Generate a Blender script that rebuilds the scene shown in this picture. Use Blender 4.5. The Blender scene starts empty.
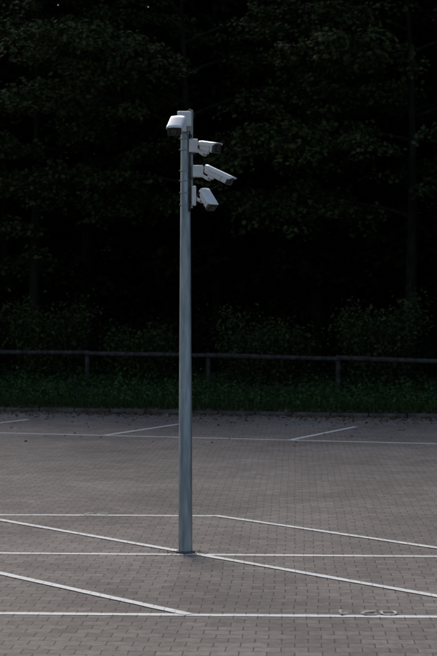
import bpy, bmesh, math, random
import numpy as np
from mathutils import Vector, Matrix, Euler

rnd = random.Random(5)
scene = bpy.context.scene
scene.view_settings.view_transform = 'Standard'
try: scene.view_settings.look = 'None'
except Exception: pass
scene.view_settings.exposure = 0

# ------------------------------------------------------------------ materials
def new_mat(name):
    m = bpy.data.materials.new(name); m.use_nodes = True
    nt = m.node_tree
    return m, nt, nt.nodes['Principled BSDF']

def N(nt, typ, **kw):
    n = nt.nodes.new(typ)
    for k, v in kw.items(): setattr(n, k, v)
    return n

def noise_mat(name, c1, c2, scale=5, rough=0.6, metal=0.0, bump=0.0, detail=6, spec=0.5, lo=0.35, hi=0.65, stretch=None):
    m, nt, b = new_mat(name)
    tc = N(nt, 'ShaderNodeTexCoord')
    mp = N(nt, 'ShaderNodeMapping')
    if stretch: mp.inputs['Scale'].default_value = stretch
    nt.links.new(tc.outputs['Object'], mp.inputs[0])
    no = N(nt, 'ShaderNodeTexNoise'); no.inputs['Scale'].default_value = scale; no.inputs['Detail'].default_value = detail
    nt.links.new(mp.outputs[0], no.inputs['Vector'])
    r = N(nt, 'ShaderNodeValToRGB')
    r.color_ramp.elements[0].position = lo; r.color_ramp.elements[0].color = (*c1, 1)
    r.color_ramp.elements[1].position = hi; r.color_ramp.elements[1].color = (*c2, 1)
    nt.links.new(no.outputs['Fac'], r.inputs[0]); nt.links.new(r.outputs[0], b.inputs['Base Color'])
    b.inputs['Roughness'].default_value = rough; b.inputs['Metallic'].default_value = metal
    b.inputs['Specular IOR Level'].default_value = spec
    if bump:
        bp = N(nt, 'ShaderNodeBump'); bp.inputs['Strength'].default_value = bump; bp.inputs['Distance'].default_value = 0.02
        nt.links.new(no.outputs['Fac'], bp.inputs['Height']); nt.links.new(bp.outputs[0], b.inputs['Normal'])
    return m

def leaf_mat(name, cols, rough=0.8, spec=0.04):
    m, nt, b = new_mat(name)
    g = N(nt, 'ShaderNodeNewGeometry')
    r = N(nt, 'ShaderNodeValToRGB')
    e = r.color_ramp.elements
    e[0].position = 0; e[0].color = (*cols[0], 1); e[1].position = 1; e[1].color = (*cols[-1], 1)
    for i, c in enumerate(cols[1:-1]):
        x = e.new((i+1)/(len(cols)-1)); x.color = (*c, 1)
    nt.links.new(g.outputs['Random Per Island'], r.inputs[0])
    nt.links.new(r.outputs[0], b.inputs['Base Color'])
    b.inputs['Roughness'].default_value = rough; b.inputs['Specular IOR Level'].default_value = spec
    return m

ROW_ANG = math.atan(-0.045)
def brick_nodes(nt):
    g = N(nt, 'ShaderNodeNewGeometry')
    vr = N(nt, 'ShaderNodeVectorRotate', rotation_type='Z_AXIS'); vr.inputs['Angle'].default_value = -ROW_ANG
    nt.links.new(g.outputs['Position'], vr.inputs['Vector'])
    wn = N(nt, 'ShaderNodeTexNoise'); wn.inputs['Scale'].default_value = 0.5; wn.inputs['Detail'].default_value = 2
    nt.links.new(vr.outputs[0], wn.inputs['Vector'])
    sub = N(nt, 'ShaderNodeVectorMath', operation='SUBTRACT'); sub.inputs[1].default_value = (.5, .5, .5)
    nt.links.new(wn.outputs['Color'], sub.inputs[0])
    sc = N(nt, 'ShaderNodeVectorMath', operation='SCALE'); sc.inputs['Scale'].default_value = 0.09
    nt.links.new(sub.outputs[0], sc.inputs[0])
    add = N(nt, 'ShaderNodeVectorMath', operation='ADD')
    nt.links.new(vr.outputs[0], add.inputs[0]); nt.links.new(sc.outputs[0], add.inputs[1])
    bk = N(nt, 'ShaderNodeTexBrick'); bk.offset = 0.5
    bk.inputs['Scale'].default_value = 1.0
    bk.inputs['Brick Width'].default_value = 0.22; bk.inputs['Row Height'].default_value = 0.18
    bk.inputs['Mortar Size'].default_value = 0.007; bk.inputs['Mortar Smooth'].default_value = 0.6
    bk.inputs['Bias'].default_value = 0.0
    nt.links.new(add.outputs[0], bk.inputs['Vector'])
    return g, bk

def paver_material():
    m, nt, b = new_mat('paver_concrete')
    g, bk = brick_nodes(nt)
    bk.inputs['Color1'].default_value = (0.240, 0.209, 0.192, 1)
    bk.inputs['Color2'].default_value = (0.178, 0.156, 0.145, 1)
    bk.inputs['Mortar'].default_value = (0.085, 0.075, 0.069, 1)
    n1 = N(nt, 'ShaderNodeTexNoise'); n1.inputs['Scale'].default_value = 0.35; n1.inputs['Detail'].default_value = 8; n1.inputs['Roughness'].default_value = .65
    nt.links.new(g.outputs['Position'], n1.inputs['Vector'])
    r1 = N(nt, 'ShaderNodeMapRange'); r1.inputs['From Min'].default_value = .3; r1.inputs['From Max'].default_value = .7
    r1.inputs['To Min'].default_value = .70; r1.inputs['To Max'].default_value = 1.20
    nt.links.new(n1.outputs['Fac'], r1.inputs['Value'])
    n2 = N(nt, 'ShaderNodeTexNoise'); n2.inputs['Scale'].default_value = 14; n2.inputs['Detail'].default_value = 8
    nt.links.new(g.outputs['Position'], n2.inputs['Vector'])
    r2 = N(nt, 'ShaderNodeMapRange'); r2.inputs['From Min'].default_value = .3; r2.inputs['From Max'].default_value = .7
    r2.inputs['To Min'].default_value = .78; r2.inputs['To Max'].default_value = 1.19
    nt.links.new(n2.outputs['Fac'], r2.inputs['Value'])
    mu = N(nt, 'ShaderNodeMath', operation='MULTIPLY'); nt.links.new(r1.outputs[0], mu.inputs[0]); nt.links.new(r2.outputs[0], mu.inputs[1])
    vm = N(nt, 'ShaderNodeVectorMath', operation='SCALE'); nt.links.new(bk.outputs['Color'], vm.inputs[0]); nt.links.new(mu.outputs[0], vm.inputs['Scale'])
    nt.links.new(vm.outputs[0], b.inputs['Base Color'])
    b.inputs['Roughness'].default_value = 0.9; b.inputs['Specular IOR Level'].default_value = 0.08
    inv = N(nt, 'ShaderNodeMath', operation='SUBTRACT'); inv.inputs[0].default_value = 1; nt.links.new(bk.outputs['Fac'], inv.inputs[1])
    a2 = N(nt, 'ShaderNodeMath', operation='MULTIPLY_ADD'); a2.inputs[1].default_value = .25
    nt.links.new(n2.outputs['Fac'], a2.inputs[0]); nt.links.new(inv.outputs[0], a2.inputs[2])
    bp = N(nt, 'ShaderNodeBump'); bp.inputs['Strength'].default_value = .5; bp.inputs['Distance'].default_value = .005
    nt.links.new(a2.outputs[0], bp.inputs['Height']); nt.links.new(bp.outputs[0], b.inputs['Normal'])
    return m

def line_material(wear=.75, name='worn_road_paint', lo=.56):
    m, nt, b = new_mat(name)
    g, bk = brick_nodes(nt)
    bk.inputs['Color1'].default_value = (0.80, 0.79, 0.77, 1)
    bk.inputs['Color2'].default_value = (0.72, 0.71, 0.69, 1)
    bk.inputs['Mortar'].default_value = (0.46, 0.44, 0.41, 1)
    n2 = N(nt, 'ShaderNodeTexNoise'); n2.inputs['Scale'].default_value = 9; n2.inputs['Detail'].default_value = 10; n2.inputs['Roughness'].default_value = .7
    nt.links.new(g.outputs['Position'], n2.inputs['Vector'])
    r = N(nt, 'ShaderNodeMapRange'); r.inputs['From Min'].default_value = lo; r.inputs['From Max'].default_value = lo+.14
    r.inputs['To Min'].default_value = 0; r.inputs['To Max'].default_value = wear
    nt.links.new(n2.outputs['Fac'], r.inputs['Value'])
    mx = N(nt, 'ShaderNodeMix', data_type='RGBA'); nt.links.new(r.outputs[0], mx.inputs[0])
    nt.links.new(bk.outputs['Color'], mx.inputs[6]); mx.inputs[7].default_value = (.2, .175, .155, 1)
    nt.links.new(mx.outputs[2], b.inputs['Base Color']); b.inputs['Roughness'].default_value = .8
    b.inputs['Specular IOR Level'].default_value = .1
    return m

M_pav = paver_material(); M_line = line_material(); M_num = line_material(.85, 'faded_number_paint', .40)
M_galv = noise_mat('galvanised_steel', (.185, .228, .262), (.37, .42, .46), scale=14, rough=.38, metal=.6, bump=.05, stretch=(1.6, 1.6, .22), lo=.3, hi=.7)
M_dark = noise_mat('dark_bracket_metal', (.03, .032, .035), (.06, .062, .065), scale=20, rough=.5)
M_grey = noise_mat('grey_enclosure', (.25, .27, .28), (.32, .34, .35), scale=12, rough=.5)
M_white = noise_mat('camera_paint', (.80, .83, .84), (.86, .88, .89), scale=8, rough=.25)
M_body = noise_mat('camera_body_paint', (.60, .62, .63), (.68, .70, .71), scale=8, rough=.35)
M_black = noise_mat('black_plastic', (.012, .012, .013), (.02, .02, .022), scale=20, rough=.35)
M_glass = noise_mat('lens_glass', (.004, .004, .006), (.008, .008, .01), scale=10, rough=.05)
M_conc = noise_mat('kerb_concrete', (.045, .042, .037), (.13, .12, .105), scale=3, rough=.9, bump=.3)
M_soil = noise_mat('leafy_soil', (.014, .012, .008), (.035, .028, .018), scale=4, rough=.95, bump=.5, detail=10)
M_asph = noise_mat('outer_asphalt', (.04, .04, .04), (.06, .058, .056), scale=3, rough=.9)
M_hill = noise_mat('backdrop_hill_dark', (.002, .003, .0015), (.005, .007, .003), scale=1.2, rough=1, detail=10, spec=0)  # near-black, so the added hill stands in for the dark forest interior
M_bark = noise_mat('bark', (.010, .009, .007), (.028, .024, .020), scale=6, rough=.95, bump=.6, stretch=(1, 1, .25), spec=.05)
M_wood = noise_mat('weathered_timber', (.032, .030, .026), (.085, .078, .070), scale=7, rough=.9, bump=.3, spec=.15)
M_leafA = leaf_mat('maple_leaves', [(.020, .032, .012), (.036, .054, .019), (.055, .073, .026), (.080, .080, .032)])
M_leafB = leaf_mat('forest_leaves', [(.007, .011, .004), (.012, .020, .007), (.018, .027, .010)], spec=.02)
M_under = leaf_mat('undergrowth_leaves', [(.016, .038, .011), (.030, .074, .020), (.050, .100, .030), (.075, .085, .038)])
M_grass = leaf_mat('grass_blades', [(.020, .048, .014), (.042, .082, .024), (.085, .095, .040)])
M_litter = leaf_mat('dry_leaves', [(.04, .02, .01), (.10, .05, .025), (.19, .12, .06), (.06, .03, .02)])

# ------------------------------------------------------------------ helpers
def empty(name, loc=(0, 0, 0), mat=None):
    o = bpy.data.objects.new(name, None); scene.collection.objects.link(o)
    o.empty_display_size = .2
    if mat is not None: o.matrix_world = mat
    else: o.location = loc
    return o

def obj_from(name, verts, faces, mat, parent=None, smooth=False):
    me = bpy.data.meshes.new(name); me.from_pydata([tuple(v) for v in verts], [], faces); me.update()
    if smooth: me.polygons.foreach_set('use_smooth', [True]*len(me.polygons))
    me.materials.append(mat)
    o = bpy.data.objects.new(name, me); scene.collection.objects.link(o)
    if parent: o.parent = parent
    return o

def box(name, size, loc, mat, parent=None, rot=None, bevel=0.0, seg=2):
    bm = bmesh.new(); bmesh.ops.create_cube(bm, size=1)
    for v in bm.verts: v.co = Vector((v.co.x*size[0], v.co.y*size[1], v.co.z*size[2]))
    if bevel: bmesh.ops.bevel(bm, geom=bm.edges[:], offset=bevel, segments=seg, affect='EDGES', profile=.5)
    me = bpy.data.meshes.new(name); bm.to_mesh(me); bm.free(); me.materials.append(mat)
    o = bpy.data.objects.new(name, me); scene.collection.objects.link(o)
    if parent: o.parent = parent
    o.location = loc
    if rot: o.rotation_euler = rot
    return o

def tube_geo(pts, radii, seg=10, cap=True):
    pts = [Vector(p) for p in pts]; V = []; F = []
    up = Vector((0.13, 0.21, 1)).normalized()
    prev = None
    for i, p in enumerate(pts):
        d = (pts[min(i+1, len(pts)-1)]-pts[max(i-1, 0)]).normalized()
        if prev is None:
            a = d.cross(up if abs(d.dot(up)) < .95 else Vector((1, 0, 0))).normalized()
        else:
            a = (prev-d*prev.dot(d)).normalized()
        prev = a; b = d.cross(a)
        for k in range(seg):
            t = 2*math.pi*k/seg
            V.append(p+(a*math.cos(t)+b*math.sin(t))*radii[i])
    for i in range(len(pts)-1):
        for k in range(seg):
            k2 = (k+1) % seg
            F.append((i*seg+k, i*seg+k2, (i+1)*seg+k2, (i+1)*seg+k))
    if cap:
        F.append(tuple(range(seg))[::-1]); F.append(tuple((len(pts)-1)*seg+k for k in range(seg)))
    return V, F

def tube(name, pts, radii, mat, parent=None, seg=16, smooth=True):
    if not hasattr(radii, '__len__'): radii = [radii]*len(pts)
    V, F = tube_geo(pts, radii, seg)
    o = obj_from(name, V, F, mat, parent)
    if smooth:
        for p in o.data.polygons: p.use_smooth = len(p.vertices) == 4
    return o

def bez(p0, p1, p2, p3, n=14):
    p0, p1, p2, p3 = map(Vector, (p0, p1, p2, p3))
    return [p0*(1-t)**3+p1*3*t*(1-t)**2+p2*3*t*t*(1-t)+p3*t**3 for t in [i/n for i in range(n+1)]]

def leaf_object(name, pos, nrm, size, mat, parent=None, shape='maple', rng=None):
    rng = rng or np.random.default_rng(1)
    if shape == 'maple':
        T = np.array([(0, -.5, 0), (.42, -.30, .05), (.22, .02, 0), (.5, .22, .08), (0, .6, -.05), (-.5, .22, .08), (-.22, .02, 0), (-.42, -.30, .05)])
    elif shape == 'oval':
        T = np.array([(0, -.55, -.05), (.27, -.15, .06), (.2, .3, .03), (0, .6, -.1), (-.2, .3, .03), (-.27, -.15, .06)])
    elif shape == 'quad':
        T = np.array([(0, -.55, -.05), (.36, 0, .07), (0, .6, -.08), (-.36, 0, .07)])
    else:  # blade
        T = np.array([(-.05, 0, 0), (.05, 0, 0), (.03, .6, .05), (0, 1, .22), (-.03, .6, .05)])
    n = len(pos); k = len(T)
    nrm = nrm/np.linalg.norm(nrm, axis=1, keepdims=True)
    r = rng.normal(size=(n, 3))
    if shape == 'blade':
        ty = nrm; tx = np.cross(ty, r); tx /= np.linalg.norm(tx, axis=1, keepdims=True); nz = np.cross(tx, ty)
    else:
        tx = np.cross(nrm, r); tx /= np.linalg.norm(tx, axis=1, keepdims=True); ty = np.cross(nrm, tx); nz = nrm
    V = pos[:, None, :]+size[:, None, None]*(T[None, :, 0:1]*tx[:, None, :]+T[None, :, 1:2]*ty[:, None, :]+T[None, :, 2:3]*nz[:, None, :])
    me = bpy.data.meshes.new(name)
    me.vertices.add(n*k); me.vertices.foreach_set('co', V.astype(np.float32).ravel())
    me.loops.add(n*k); me.loops.foreach_set('vertex_index', np.arange(n*k, dtype=np.int32))
    me.polygons.add(n); me.polygons.foreach_set('loop_start', np.arange(0, n*k, k, dtype=np.int32))
    me.update(calc_edges=True); me.validate()
    me.materials.append(mat)
    o = bpy.data.objects.new(name, me); scene.collection.objects.link(o)
    if parent: o.parent = parent
    return o

# ------------------------------------------------------------------ setting lines (world metres)
kerbY = lambda x: 44.75-.26*x
fenceY = lambda x: 54.1-.45*x
treeY = lambda x: 60.0-.45*x

obj_from('ground', [(-400, -300, -.012), (400, -300, -.012), (400, 500, -.012), (-400, 500, -.012)], [(0, 1, 2, 3)], M_asph)
obj_from('car_park_paving', [(-40, -12, 0), (40, -12, 0), (40, kerbY(40), 0), (-40, kerbY(-40), 0)], [(0, 1, 2, 3)], M_pav)
VZ = .10
vx = np.linspace(-60, 60, 81); V = []; F = []
for x in vx:
    y0 = kerbY(x)+.14
    for j in range(40):
        t = (j/39)**1.6
        y = y0+t*60
        z = VZ + (0 if j == 0 else .10*math.sin(x*.7+j)*math.sin(y*.5)*min(1, j/6)+.012*min(y-y0, 14))
        V.append((x, y, z))
for i in range(80):
    for j in range(39):
        F.append((i*40+j, (i+1)*40+j, (i+1)*40+j+1, i*40+j+1))
obj_from('verge_soil', V, F, M_soil, smooth=True)
kerb = empty('kerb')
kv = []; kf = []
kd = Vector((1, -.26, 0)).normalized(); kn = Vector((.26, 1, 0)).normalized()
s = -42
while s < 42:
    c = Vector((0, kerbY(0), 0))+kd*s
    L = .97; w = .13; h = .10+rnd.uniform(-.010, .010)
    b0 = len(kv)
    for (a, bb, zz) in [(0, 0, -.05), (L, 0, -.05), (L, w, -.05), (0, w, -.05), (0, .012, h), (L, .012, h), (L, w, h), (0, w, h)]:
        kv.append(c+kd*a+kn*bb+Vector((0, 0, zz)))
    for f in [(0, 1, 5, 4), (1, 2, 6, 5), (2, 3, 7, 6), (3, 0, 4, 7), (4, 5, 6, 7)]: kf.append(tuple(b0+i for i in f))
    s += 1.0
obj_from('kerb_stones', kv, kf, M_conc, kerb)

# ---- painted markings
mark = empty('parking_bay_markings')
def stripe(name, a, b, w=.105, z=.004):
    a = Vector((*a, 0)); b = Vector((*b, 0)); d = (b-a).normalized(); n = Vector((-d.y, d.x, 0))
    L = (b-a).length; m = max(2, int(L/.25)); V = []; F = []
    for i in range(m+1):
        p = a.lerp(b, i/m)
        V.append(p-n*(w/2+rnd.uniform(-.006, .006))+Vector((0, 0, z))); V.append(p+n*(w/2+rnd.uniform(-.006, .006))+Vector((0, 0, z)))
    for i in range(m): F.append((2*i, 2*i+2, 2*i+3, 2*i+1))
    obj_from(name, V, F, M_line, mark)
L1 = lambda x: 15.31-.045*x
L2 = lambda x: 19.08-.052*x
L3 = lambda x: 22.69-.040*x
stripe('bay_front_line', (-20, L1(-20)), (20, L1(20)))
stripe('bay_centre_line', (-20, L2(-20)), (20, L2(20)))
stripe('bay_rear_line', (-20, L3(-20)), (.02, L3(.02)))
sl = -1.195
for k in range(-5, 6):
    x0 = -.047+3.3*k
    y0 = L3(x0)
    x1 = x0+(y0-L1(x0+6.2))/(-sl)
    stripe('bay_divider', (x0, y0), (x1, L1(x1)), z=.008)
F1 = lambda x: 36.40-.332*x
stripe('far_bay_line', (-25, F1(-25)), (25, F1(25)), w=.12)
for k in range(-5, 6):
    x0 = -2.477+4.0*k; y0 = F1(x0)
    stripe('far_bay_divider', (x0, y0), (x0+1.70, y0+4.05), w=.12, z=.008)
DIG = {'2': [(0, .8), (.1, 1), (.5, 1), (.6, .8), (.6, .65), (0, 0), (.6, 0)],
       '0': [(.1, 0), (0, .2), (0, .8), (.1, 1), (.5, 1), (.6, .8), (.6, .2), (.5, 0), (.1, 0)],
       '1': [(.1, .7), (.35, 1), (.35, 0)],
       '5': [(.6, 1), (0, 1), (0, .55), (.45, .6), (.6, .4), (.55, .1), (.4, 0), (0, 0)]}
def digits(txt, ox, oy, s, gap=.85):
    V = []; F = []; zc = .012
    x = 0
    for ch in txt:
        if ch == ' ': x += s*.3; continue
        P = DIG[ch]
        for (p, q) in zip(P[:-1], P[1:]):
            a = Vector((x+p[0]*s, p[1]*s*.85, 0)); b = Vector((x+q[0]*s, q[1]*s*.85, 0))
            d = (b-a).normalized(); n = Vector((-d.y, d.x, 0))*.013; a = a-d*.01; b = b+d*.01
            b0 = len(V)
            for u in (a-n, b-n, b+n, a+n):
                V.append(-u.copy()+Vector((ox, oy, zc)))
            zc += .0004
            F.append((b0, b0+1, b0+2, b0+3))
        x += s*gap
    obj_from('bay_number', V, F, M_num, mark)
digits('02 1', 1.60, 15.48, .21)
digits('52', -1.50, 22.94, .21)

# ------------------------------------------------------------------ pole
PX, PY = -.375, 19.25
S = 19.25/1700
wx = lambda px: (px-218.5)*S
wz = lambda py: 2.75+(310-py)*S
pole = empty('surveillance_camera_pole', (PX, PY, 0))
tube('shaft', [(0, 0, -.05), (0, 0, .02), (0, 0, 1.6), (0, 0, 1.61), (0, 0, 3.2), (0, 0, wz(130)), (0, 0, wz(116))],
     [.082, .080, .074, .0725, .063, .051, .050], M_galv, pole, seg=40)
tube('shaft_cap', [(0, 0, wz(116)), (0, 0, wz(114.5)), (0, 0, wz(113.8))], [.053, .053, .03], M_dark, pole, seg=32)
tube('base_collar', [(0, 0, .004), (0, 0, .022), (0, 0, .026)], [.112, .108, .09], M_conc, pole, seg=32)
lx = lambda px: wx(px)-PX
box('junction_box', (.15, .10, .225), (lx(184.6), -.085, wz(122.2)), M_grey, pole, bevel=.008)
box('junction_box_lid', (.158, .018, .165), (lx(184.6), -.146, wz(120.2)), M_body, pole, bevel=.006)
box('back_plate', (.03, .05, .27), (lx(191.8), -.10, wz(123)), M_grey, pole, bevel=.004)
tube('top_cable', bez((lx(188), -.09, wz(112.5)), (lx(190), -.09, wz(108)), (lx(195), -.09, wz(111)), (lx(193.8), -.08, wz(119)), 12), .006, M_black, pole, seg=8)
for zz in (wz(139), wz(150), wz(171), wz(181), wz(193), wz(205)):
    tube('band_clamp', [(0, 0, zz-.009), (0, 0, zz+.009)], .0595, M_grey, pole, seg=32)
    box('clamp_bolt', (.020, .03, .018), (-.062, -.01, zz), M_dark, pole, bevel=.003)
box('mounting_rail', (.035, .05, .84), (.068, -.01, wz(171)), M_grey, pole, bevel=.004)
tube('cable_conduit', [(.05, -.05, wz(212)), (.055, -.055, wz(190)), (.052, -.05, wz(160)), (.05, -.055, wz(134))], .010, M_black, pole, seg=10)

# ------------------------------------------------------------------ cameras
def hood_mesh(name, parent, L0, L1, w, h, mat):
    r = .022; hw = w/2
    pts = [(-hw, -h*.46), (-hw, -r)]
    for i in range(1, 6):
        a = math.pi-(math.pi/2)*i/6; pts.append((-hw+r+math.cos(a)*r, -r+math.sin(a)*r))
    pts += [(-hw+r, 0), (0, .006), (hw-r, 0)]
    for i in range(1, 6):
        a = math.pi/2-(math.pi/2)*i/6; pts.append((hw-r+math.cos(a)*r, -r+math.sin(a)*r))
    pts += [(hw, -r), (hw, -h*.46)]
    xs = [L0, L0+.04, (L0+L1)/2, L1-.06, L1]
    V = []; F = []; m = len(pts)
    for i, x in enumerate(xs):
        for (y, z) in pts:
            V.append((x+z*1.1 if i == len(xs)-1 else x, y, z))
    for i in range(len(xs)-1):
        for k in range(m-1): F.append((i*m+k, i*m+k+1, (i+1)*m+k+1, (i+1)*m+k))
    o = obj_from(name, V, F, mat, parent, smooth=True)
    sd = o.modifiers.new('thick', 'SOLIDIFY'); sd.thickness = .004; sd.offset = 1
    return o

def security_camera(center, yaw, pitch, L, w, h, mount, mount_size, over=.06):
    M = Matrix.Translation(center) @ Matrix.Rotation(yaw, 4, 'Z') @ Matrix.Rotation(pitch, 4, 'Y')
    e = empty('security_camera', mat=M); Mi = M.inverted()
    bm = bmesh.new(); bmesh.ops.create_cube(bm, size=1)
    for v in bm.verts:
        t = 1.0 if v.co.x > 0 else .80
        v.co = Vector((v.co.x*L, v.co.y*w*t, v.co.z*h*t))
    bmesh.ops.bevel(bm, geom=[ed for ed in bm.edges], offset=min(w, h)*.24, segments=4, affect='EDGES', profile=.5)
    me = bpy.data.meshes.new('housing'); bm.to_mesh(me); bm.free(); me.materials.append(M_body)
    me.polygons.foreach_set('use_smooth', [True]*len(me.polygons))
    o = bpy.data.objects.new('housing', me); scene.collection.objects.link(o); o.parent = e
    box('front_bezel', (.05, w*.99, h*.99), (L/2-.006, 0, 0), M_black, e, bevel=.014, seg=4)
    box('front_glass', (.004, w*.74, h*.70), (L/2+.0205, 0, 0), M_glass, e, bevel=.0015)
    tube('lens_ring', [(L/2+.020, 0, 0), (L/2+.028, 0, 0)], [h*.26, h*.24], M_dark, e, seg=24)
    tube('lens', [(L/2+.024, 0, 0), (L/2+.0295, 0, 0)], [h*.18, h*.12], M_glass, e, seg=24)
    box('seam_band', (.012, w*.965, h*.965), (L*.22, 0, 0), M_grey, e, bevel=.004)
    tube('rear_cap', [(-L/2+.004, 0, 0), (-L/2-.014, 0, 0), (-L/2-.022, 0, 0)], [h*.34, h*.32, h*.24], M_grey, e, seg=24)
    tube('cable_gland', [(-L/2-.018, 0, -h*.05), (-L/2-.045, 0, -h*.05)], .011, M_black, e, seg=12)
    ho = hood_mesh('sunshield', e, -L/2-.005, L/2+over, w*1.12, h, M_white); ho.location = (0, 0, h/2+.010)
    box('shield_spacer', (.05, .03, .010), (0, 0, h/2+.004), M_grey, e)
    foot = Vector((-L*.22, 0, -h/2-.006))
    box('tilt_bracket', (.075, w*.38, .028), tuple(foot), M_body, e, bevel=.006)
    mo = Mi @ Vector(mount)
    knee_w = (M @ (foot+Vector((-.01, 0, -.030)))); knee = Mi @ knee_w
    tube('joint', [tuple(knee+(foot-knee)*t) for t in (-.3, .4, 1)], [.020, .026, .022], M_grey, e, seg=20)
    mid = Mi @ (Vector(mount)*.45+knee_w*.55+Vector((0, 0, -.012)))
    tube('mount_arm', bez(knee, mid, mid, mo, 10), .018, M_body, e, seg=16)
    R = Mi.to_3x3().to_4x4()
    b = box('mount_box', mount_size, (0, 0, 0), M_body, e, bevel=.008); b.matrix_local = Matrix.Translation(mo) @ R
    b2 = box('mount_box_lid', (mount_size[0]*.86, .006, mount_size[2]*.86), (0, 0, 0), M_body, e, bevel=.002)
    b2.matrix_local = Matrix.Translation(Mi @ (Vector(mount)+Vector((0, -mount_size[1]/2-.002, 0)))) @ R
    p0 = Vector((-L/2-.04, 0, -h*.05)); p3w = Vector((PX+.06, PY-.045, mount[2]-.07)); p3 = Mi @ p3w
    p2 = Mi @ (p3w+Vector((.07, -.05, -.07)))
    tube('cable', bez(p0, p0+Vector((-.07, 0, -.02)), p2, p3, 18), .0055, M_black, e, seg=8)
    return e

D = math.radians
security_camera(Vector((wx(177.2), PY-.36, wz(129.5))), D(-100), D(30), .27, .155, .100, (wx(184), PY-.17, wz(130)), (.06, .05, .07), over=.035)
security_camera(Vector((wx(209.5), PY-.16, wz(149))), D(-42), D(9), .23, .12, .105, (wx(193.5), PY-.03, wz(146)), (.10, .10, .15), over=.03)
security_camera(Vector((wx(217.8), PY-.10, wz(176.0))), D(-22), D(25), .32, .12, .095, (wx(198), PY-.03, wz(171.5)), (.12, .10, .13), over=.05)
security_camera(Vector((wx(207.5), PY-.14, wz(200.5))), D(-50), D(48), .23, .12, .105, (wx(194), PY-.03, wz(196)), (.05, .09, .22), over=.02)

# ------------------------------------------------------------------ fence
fence = empty('wooden_fence')
fd = Vector((1, -.45, 0)).normalized()
o0 = Vector((0, fenceY(0), 0))
railz = lambda s: 1.27-.0075*s
s = -34.0; i = 0
while s < 34:
    c = o0+fd*(s+2.85)
    z = railz(s)
    V, F = tube_geo([(c.x, c.y+.10, -.1), (c.x+rnd.uniform(-.02, .02), c.y+.10, z+.06), (c.x, c.y+.10, z+.09)], [.075, .07, .05], 10)
    obj_from('post', V, F, M_wood, fence, smooth=True)
    nx = o0+fd*(s+2.85+4.4)
    pts = []
    for t in (0, .25, .5, .75, 1.02):
        p = c.lerp(nx, t); pts.append((p.x, p.y-.06, z-.0075*4.4*t+.02*math.sin(t*3.1+i)-.02*math.sin(math.pi*t)))
    V, F = tube_geo(pts, [.070, .077, .073, .068, .062], 10)
    obj_from('rail', V, F, M_wood, fence, smooth=True)
    s += 4.4; i += 1

# ------------------------------------------------------------------ trees
def tree_meshes(seed, H, R, base, nl, leafmat, leaves_per=42, lsize=(.12, .2), nlimb=15, lean=0.0, shape='maple'):
    r = random.Random(seed); rng = np.random.default_rng(seed)
    V = []; F = []
    def addtube(pts, rad, seg):
        v, f = tube_geo(pts, rad, seg, cap=False); b = len(V)
        V.extend(v); F.extend([tuple(b+i for i in q) for q in f])
    trunk = []; n = 12; wob = r.uniform(0, 6)
    for i in range(n+1):
        t = i/n
        trunk.append(Vector((math.sin(t*3+wob)*.35*t+lean*t*t, math.cos(t*2.3+wob)*.3*t, H*.92*t)))
    r0 = H*.013
    addtube(trunk, [r0*(1.35 if i == 0 else 1)*(1-.85*i/n) for i in range(n+1)], 10)
    cent = []
    for j in range(nlimb):
        t = base/H+(0.9-base/H)*(j/(nlimb-1))**.9
        k = min(int(t/.92*n), n-1); p = trunk[k].lerp(trunk[k+1], t/.92*n-k)
        az = j*2.399+r.uniform(-.4, .4)
        u = (t-base/H)/(1-base/H)
        ln = R*(math.sin(math.pi*min(1, .22+u*.72))**.6)*r.uniform(.75, 1.15)
        d = Vector((math.cos(az), math.sin(az), 0))
        rise = r.uniform(.1, .4)+u*.5
        lp = []
        for i in range(8):
            q = i/7
            lp.append(p+d*ln*q+Vector((0, 0, ln*rise*(q-.75*q*q)))+Vector((r.uniform(-.12, .12), r.uniform(-.12, .12), 0))*q*2)
        addtube(lp, [r0*.32*(1-.85*i/7) for i in range(8)], 6)
        for m in range(9):
            q = .22+.78*m/8
            kk = min(int(q*7), 6); sp = lp[kk].lerp(lp[kk+1], q*7-kk)
            saz = az+(1 if m % 2 else -1)*r.uniform(.4, 1.2)
            sl_ = R*.42*(1.15-q*.6)*r.uniform(.6, 1.2)
            sd = Vector((math.cos(saz), math.sin(saz), 0))
            bp = [sp+sd*sl_*w+Vector((0, 0, sl_*(.25*w-.6*w*w))) for w in (0, .33, .66, 1)]
            addtube(bp, [r0*.08, r0*.06, r0*.04, r0*.015], 4)
            for w in range(nl):
                f = (w+.6)/nl*3; kk = min(int(f), 2); c = bp[kk].lerp(bp[kk+1], f-kk)
                cent.append((c.x+r.uniform(-.3, .3), c.y+r.uniform(-.3, .3), c.z+r.uniform(-.25, .2), r.uniform(.35, .8), saz))
    C = np.array(cent)
    idx = np.repeat(np.arange(len(C)), leaves_per)
    a = rng.uniform(0, 2*np.pi, len(idx)); rad = np.sqrt(rng.uniform(0, 1, len(idx)))*C[idx, 3]
    pos = C[idx, :3].copy(); pos[:, 0] += rad*np.cos(a); pos[:, 1] += rad*np.sin(a)
    pos[:, 2] += rng.normal(0, .10, len(idx))-.45*rad**2
    nr = rng.normal(0, .42, (len(idx), 3)); nr[:, 2] += .8; nr[:, 0] += .9*np.cos(a)*rad; nr[:, 1] += .9*np.sin(a)*rad
    sz = rng.uniform(lsize[0], lsize[1], len(idx))
    tr = obj_from('trunk_and_limbs', V, F, M_bark, smooth=True)
    lf = leaf_object('crown_leaves', pos, nr, sz, leafmat, rng=rng, shape=shape)
    return tr, lf

def place(proto, name, x, y, rot, sc, z=.1):
    e = empty(name, (x, y, z)); e.rotation_euler = (0, 0, rot); e.scale = (sc, sc, sc)
    for p in proto:
        c = bpy.data.objects.new(p.name.split('.')[0], p.data); scene.collection.objects.link(c); c.parent = e
    return e

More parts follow.
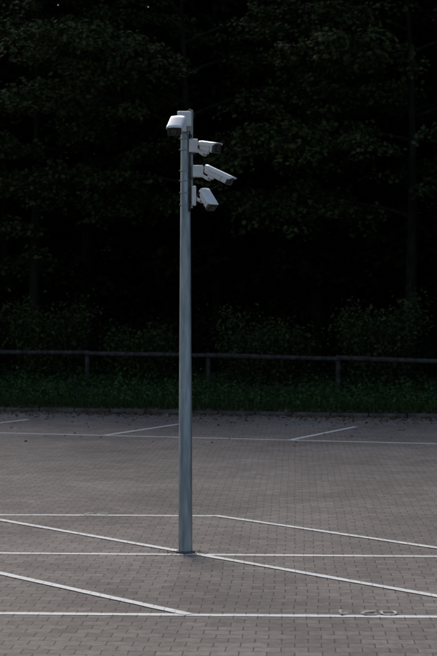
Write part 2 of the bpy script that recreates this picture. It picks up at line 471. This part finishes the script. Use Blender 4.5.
pM = tree_meshes(3, 17, 7.6, 6.4, 5, M_leafA, 56, (.10, .17), 18)
pA = tree_meshes(5, 17, 6.0, 5.5, 4, M_leafA, 44, (.11, .18))
pB = tree_meshes(8, 18, 5.6, 4.2, 4, M_leafA, 44, (.11, .18))
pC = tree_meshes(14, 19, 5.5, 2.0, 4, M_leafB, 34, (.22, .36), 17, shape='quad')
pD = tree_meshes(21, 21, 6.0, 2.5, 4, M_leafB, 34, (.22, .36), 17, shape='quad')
place(pM, 'maple_tree', -1.18, 59.5, .4, 1.0)
place(pB, 'maple_tree', -6.9, 63.2, 1.3, 1.0)
place(pA, 'maple_tree', 6.4, 57.2, 2.6, 1.05)
place(pA, 'maple_tree', -15.5, 66.5, 5.0, 1.0)
place(pB, 'maple_tree', 13.5, 54, .2, 1.0)
place(pA, 'maple_tree', 22.5, 49.5, 1.2, 1.0)
place(pB, 'maple_tree', -24, 70, 2.2, 1.0)
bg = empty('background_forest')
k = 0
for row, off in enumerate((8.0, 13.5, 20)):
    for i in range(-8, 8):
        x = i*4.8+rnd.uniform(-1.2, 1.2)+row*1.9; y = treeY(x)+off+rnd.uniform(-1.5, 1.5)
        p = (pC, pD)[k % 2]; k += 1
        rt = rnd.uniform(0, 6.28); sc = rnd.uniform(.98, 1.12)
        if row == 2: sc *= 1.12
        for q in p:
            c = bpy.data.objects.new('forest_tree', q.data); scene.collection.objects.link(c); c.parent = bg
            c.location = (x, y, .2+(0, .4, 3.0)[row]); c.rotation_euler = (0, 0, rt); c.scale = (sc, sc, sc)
for p in (pM, pA, pB, pC, pD):
    for o in p: bpy.data.objects.remove(o)

# added hill as dark backdrop, blocks sky and light through the tree gaps
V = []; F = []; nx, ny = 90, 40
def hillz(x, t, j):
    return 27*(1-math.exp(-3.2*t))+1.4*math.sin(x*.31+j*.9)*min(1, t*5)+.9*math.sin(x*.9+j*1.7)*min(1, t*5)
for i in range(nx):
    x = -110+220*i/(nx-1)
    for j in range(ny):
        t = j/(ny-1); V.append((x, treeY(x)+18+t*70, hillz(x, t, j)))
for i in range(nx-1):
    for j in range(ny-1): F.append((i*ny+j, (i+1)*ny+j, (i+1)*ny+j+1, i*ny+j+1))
obj_from('added_backdrop_hill', V, F, M_hill, smooth=True)
rng = np.random.default_rng(4)
nc = 420
cx = rng.uniform(-26, 26, nc); co_ = rng.uniform(5.5, 17, nc); ch = rng.uniform(1.2, 6.5, nc)*np.clip((co_-3)/9, .35, 1)
idx = np.repeat(np.arange(nc), 150); m = len(idx)
u = rng.normal(0, 1, (m, 3))
pos = np.stack([cx[idx]+u[:, 0]*.8, 60-.45*cx[idx]+co_[idx]+u[:, 1]*.8, .3+np.abs(rng.uniform(0, 1, m))*ch[idx]], 1)
nr = rng.normal(0, .6, (m, 3)); nr[:, 2] += .7
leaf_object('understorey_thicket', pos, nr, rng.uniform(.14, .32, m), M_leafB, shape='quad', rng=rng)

# ------------------------------------------------------------------ undergrowth
rng = np.random.default_rng(11)
cl = []
for _ in range(1500):
    x = rng.uniform(-20, 20); g = rng.uniform(0, 1)**1.1
    y = kerbY(x)+1.0+g*(treeY(x)-kerbY(x)+1)
    cl.append((x, y, rng.uniform(.22, .6), rng.uniform(.12, .45)+1.0*g*rng.uniform(0, 1)**1.5))
cl = np.array(cl)
idx = np.repeat(np.arange(len(cl)), 55)
u = rng.normal(size=(len(idx), 3)); u /= np.linalg.norm(u, axis=1, keepdims=True); u[:, 2] = np.abs(u[:, 2])
rr = rng.uniform(.4, 1.1, len(idx))[:, None]
pos = np.stack([cl[idx, 0], cl[idx, 1], np.full(len(idx), .12)], 1)+u*rr*np.stack([cl[idx, 2], cl[idx, 2], cl[idx, 3]], 1)
nr = u+rng.normal(0, .6, u.shape); nr[:, 2] += .4
leaf_object('undergrowth', pos, nr, rng.uniform(.05, .14, len(idx)), M_under, shape='oval', rng=rng)
for (sx, sr, sh, nn) in [(-6.0, 1.4, 2.6, 8000), (-2.6, 1.2, 1.8, 6000), (1.5, 1.5, 2.2, 7000), (5.2, 1.3, 2.8, 7000), (9, 1.6, 2.4, 7000), (-10, 1.6, 2.5, 7000), (-14, 1.7, 2.2, 7000), (13, 1.6, 2.4, 7000)]:
    sy = fenceY(sx)+2.6
    e = empty('shrub', (sx, sy, .15))
    bpos = []
    for kk in range(9):
        az = kk*.7+sx; tip = Vector((math.cos(az)*sr*.8, math.sin(az)*sr*.7, sh*rnd.uniform(.6, 1)))
        tube('stem', bez((0, 0, 0), (0, 0, sh*.3), tip*.7, tip, 6), [.03, .027, .024, .02, .016, .01, .006], M_bark, e, seg=5)
        bpos.append(tip); bpos.append(tip*.65+Vector((0, 0, .2))); bpos.append(tip*.4)
    bp = np.array([tuple(b) for b in bpos]); ii = rng.integers(0, len(bp), nn)
    u = rng.normal(size=(nn, 3)); pos = bp[ii]+u*np.array([.30, .30, .26])*sr*.8
    pos[:, 2] = np.maximum(pos[:, 2], .03)
    nr = rng.normal(0, .6, (nn, 3)); nr[:, 2] += .8
    leaf_object('leaves', pos, nr, rng.uniform(.07, .15, nn), M_leafA, e, shape='oval', rng=rng)
n = 26000
x = rng.uniform(-20, 20, n); y = 44.75-.26*x+.2+rng.uniform(0, 1, n)**1.5*9
d = rng.normal(0, .35, (n, 3)); d[:, 2] = 1
leaf_object('verge_grass', np.stack([x, y, np.full(n, .09)], 1), d, rng.uniform(.08, .34, n), M_grass, shape='blade', rng=rng)
n = 14000
x = rng.uniform(-18, 18, n); dist = rng.exponential(.8, n); side = rng.uniform(0, 1, n)
y = 44.75-.26*x-dist-.02
z = np.full(n, .012)
on = side < .5
y[on] = 44.75-.26*x[on]+.02+rng.exponential(.5, on.sum()); z[on] = .125
far = rng.uniform(0, 1, n) < .05
y[far & ~on] -= rng.uniform(0, 9, (far & ~on).sum())
nr = rng.normal(0, .25, (n, 3)); nr[:, 2] += 1
leaf_object('fallen_leaves', np.stack([x, y, z], 1), nr, rng.uniform(.03, .085, n), M_litter, shape='maple', rng=rng)
n = 200
a = rng.uniform(0, 2*np.pi, n); rr = .09+rng.exponential(.05, n)
pos = np.stack([PX+rr*np.cos(a)*1.6, PY+rr*np.sin(a), np.full(n, .010)], 1)
nr = rng.normal(0, .25, (n, 3)); nr[:, 2] += 1
leaf_object('pole_foot_debris', pos, nr, rng.uniform(.008, .026, n), M_litter, shape='oval', rng=rng)

# ------------------------------------------------------------------ light
sv = Vector((-.22, .86, .46)).normalized()
el = math.asin(sv.z); az = math.atan2(sv.x, sv.y)
w = bpy.data.worlds.new('World'); scene.world = w; w.use_nodes = True
nt = w.node_tree; bgn = nt.nodes['Background']
sky = nt.nodes.new('ShaderNodeTexSky'); sky.sky_type = 'NISHITA'; sky.sun_disc = False
sky.sun_elevation = el; sky.sun_rotation = az; sky.air_density = 1.0; sky.dust_density = 2.5; sky.ozone_density = 1.0
nt.links.new(sky.outputs[0], bgn.inputs[0]); bgn.inputs[1].default_value = 0.12
sun = bpy.data.lights.new('sun', 'SUN'); sun.energy = 3.6; sun.angle = D(30); sun.color = (1, .96, .91)
so = bpy.data.objects.new('sun', sun); scene.collection.objects.link(so)
so.rotation_euler = sv.to_track_quat('Z', 'Y').to_euler()

# ------------------------------------------------------------------ camera
cam = bpy.data.cameras.new('camera'); co = bpy.data.objects.new('camera', cam); scene.collection.objects.link(co)
co.location = (0, 0, 2.75); co.rotation_euler = (math.pi/2, 0, 0)
cam.sensor_fit = 'HORIZONTAL'; cam.sensor_width = 24; cam.lens = 24*1700/437
cam.shift_y = -18/437
cam.clip_start = .1; cam.clip_end = 1500
cam.dof.use_dof = True; cam.dof.focus_distance = 19.25; cam.dof.aperture_fstop = 4.0
scene.camera = co
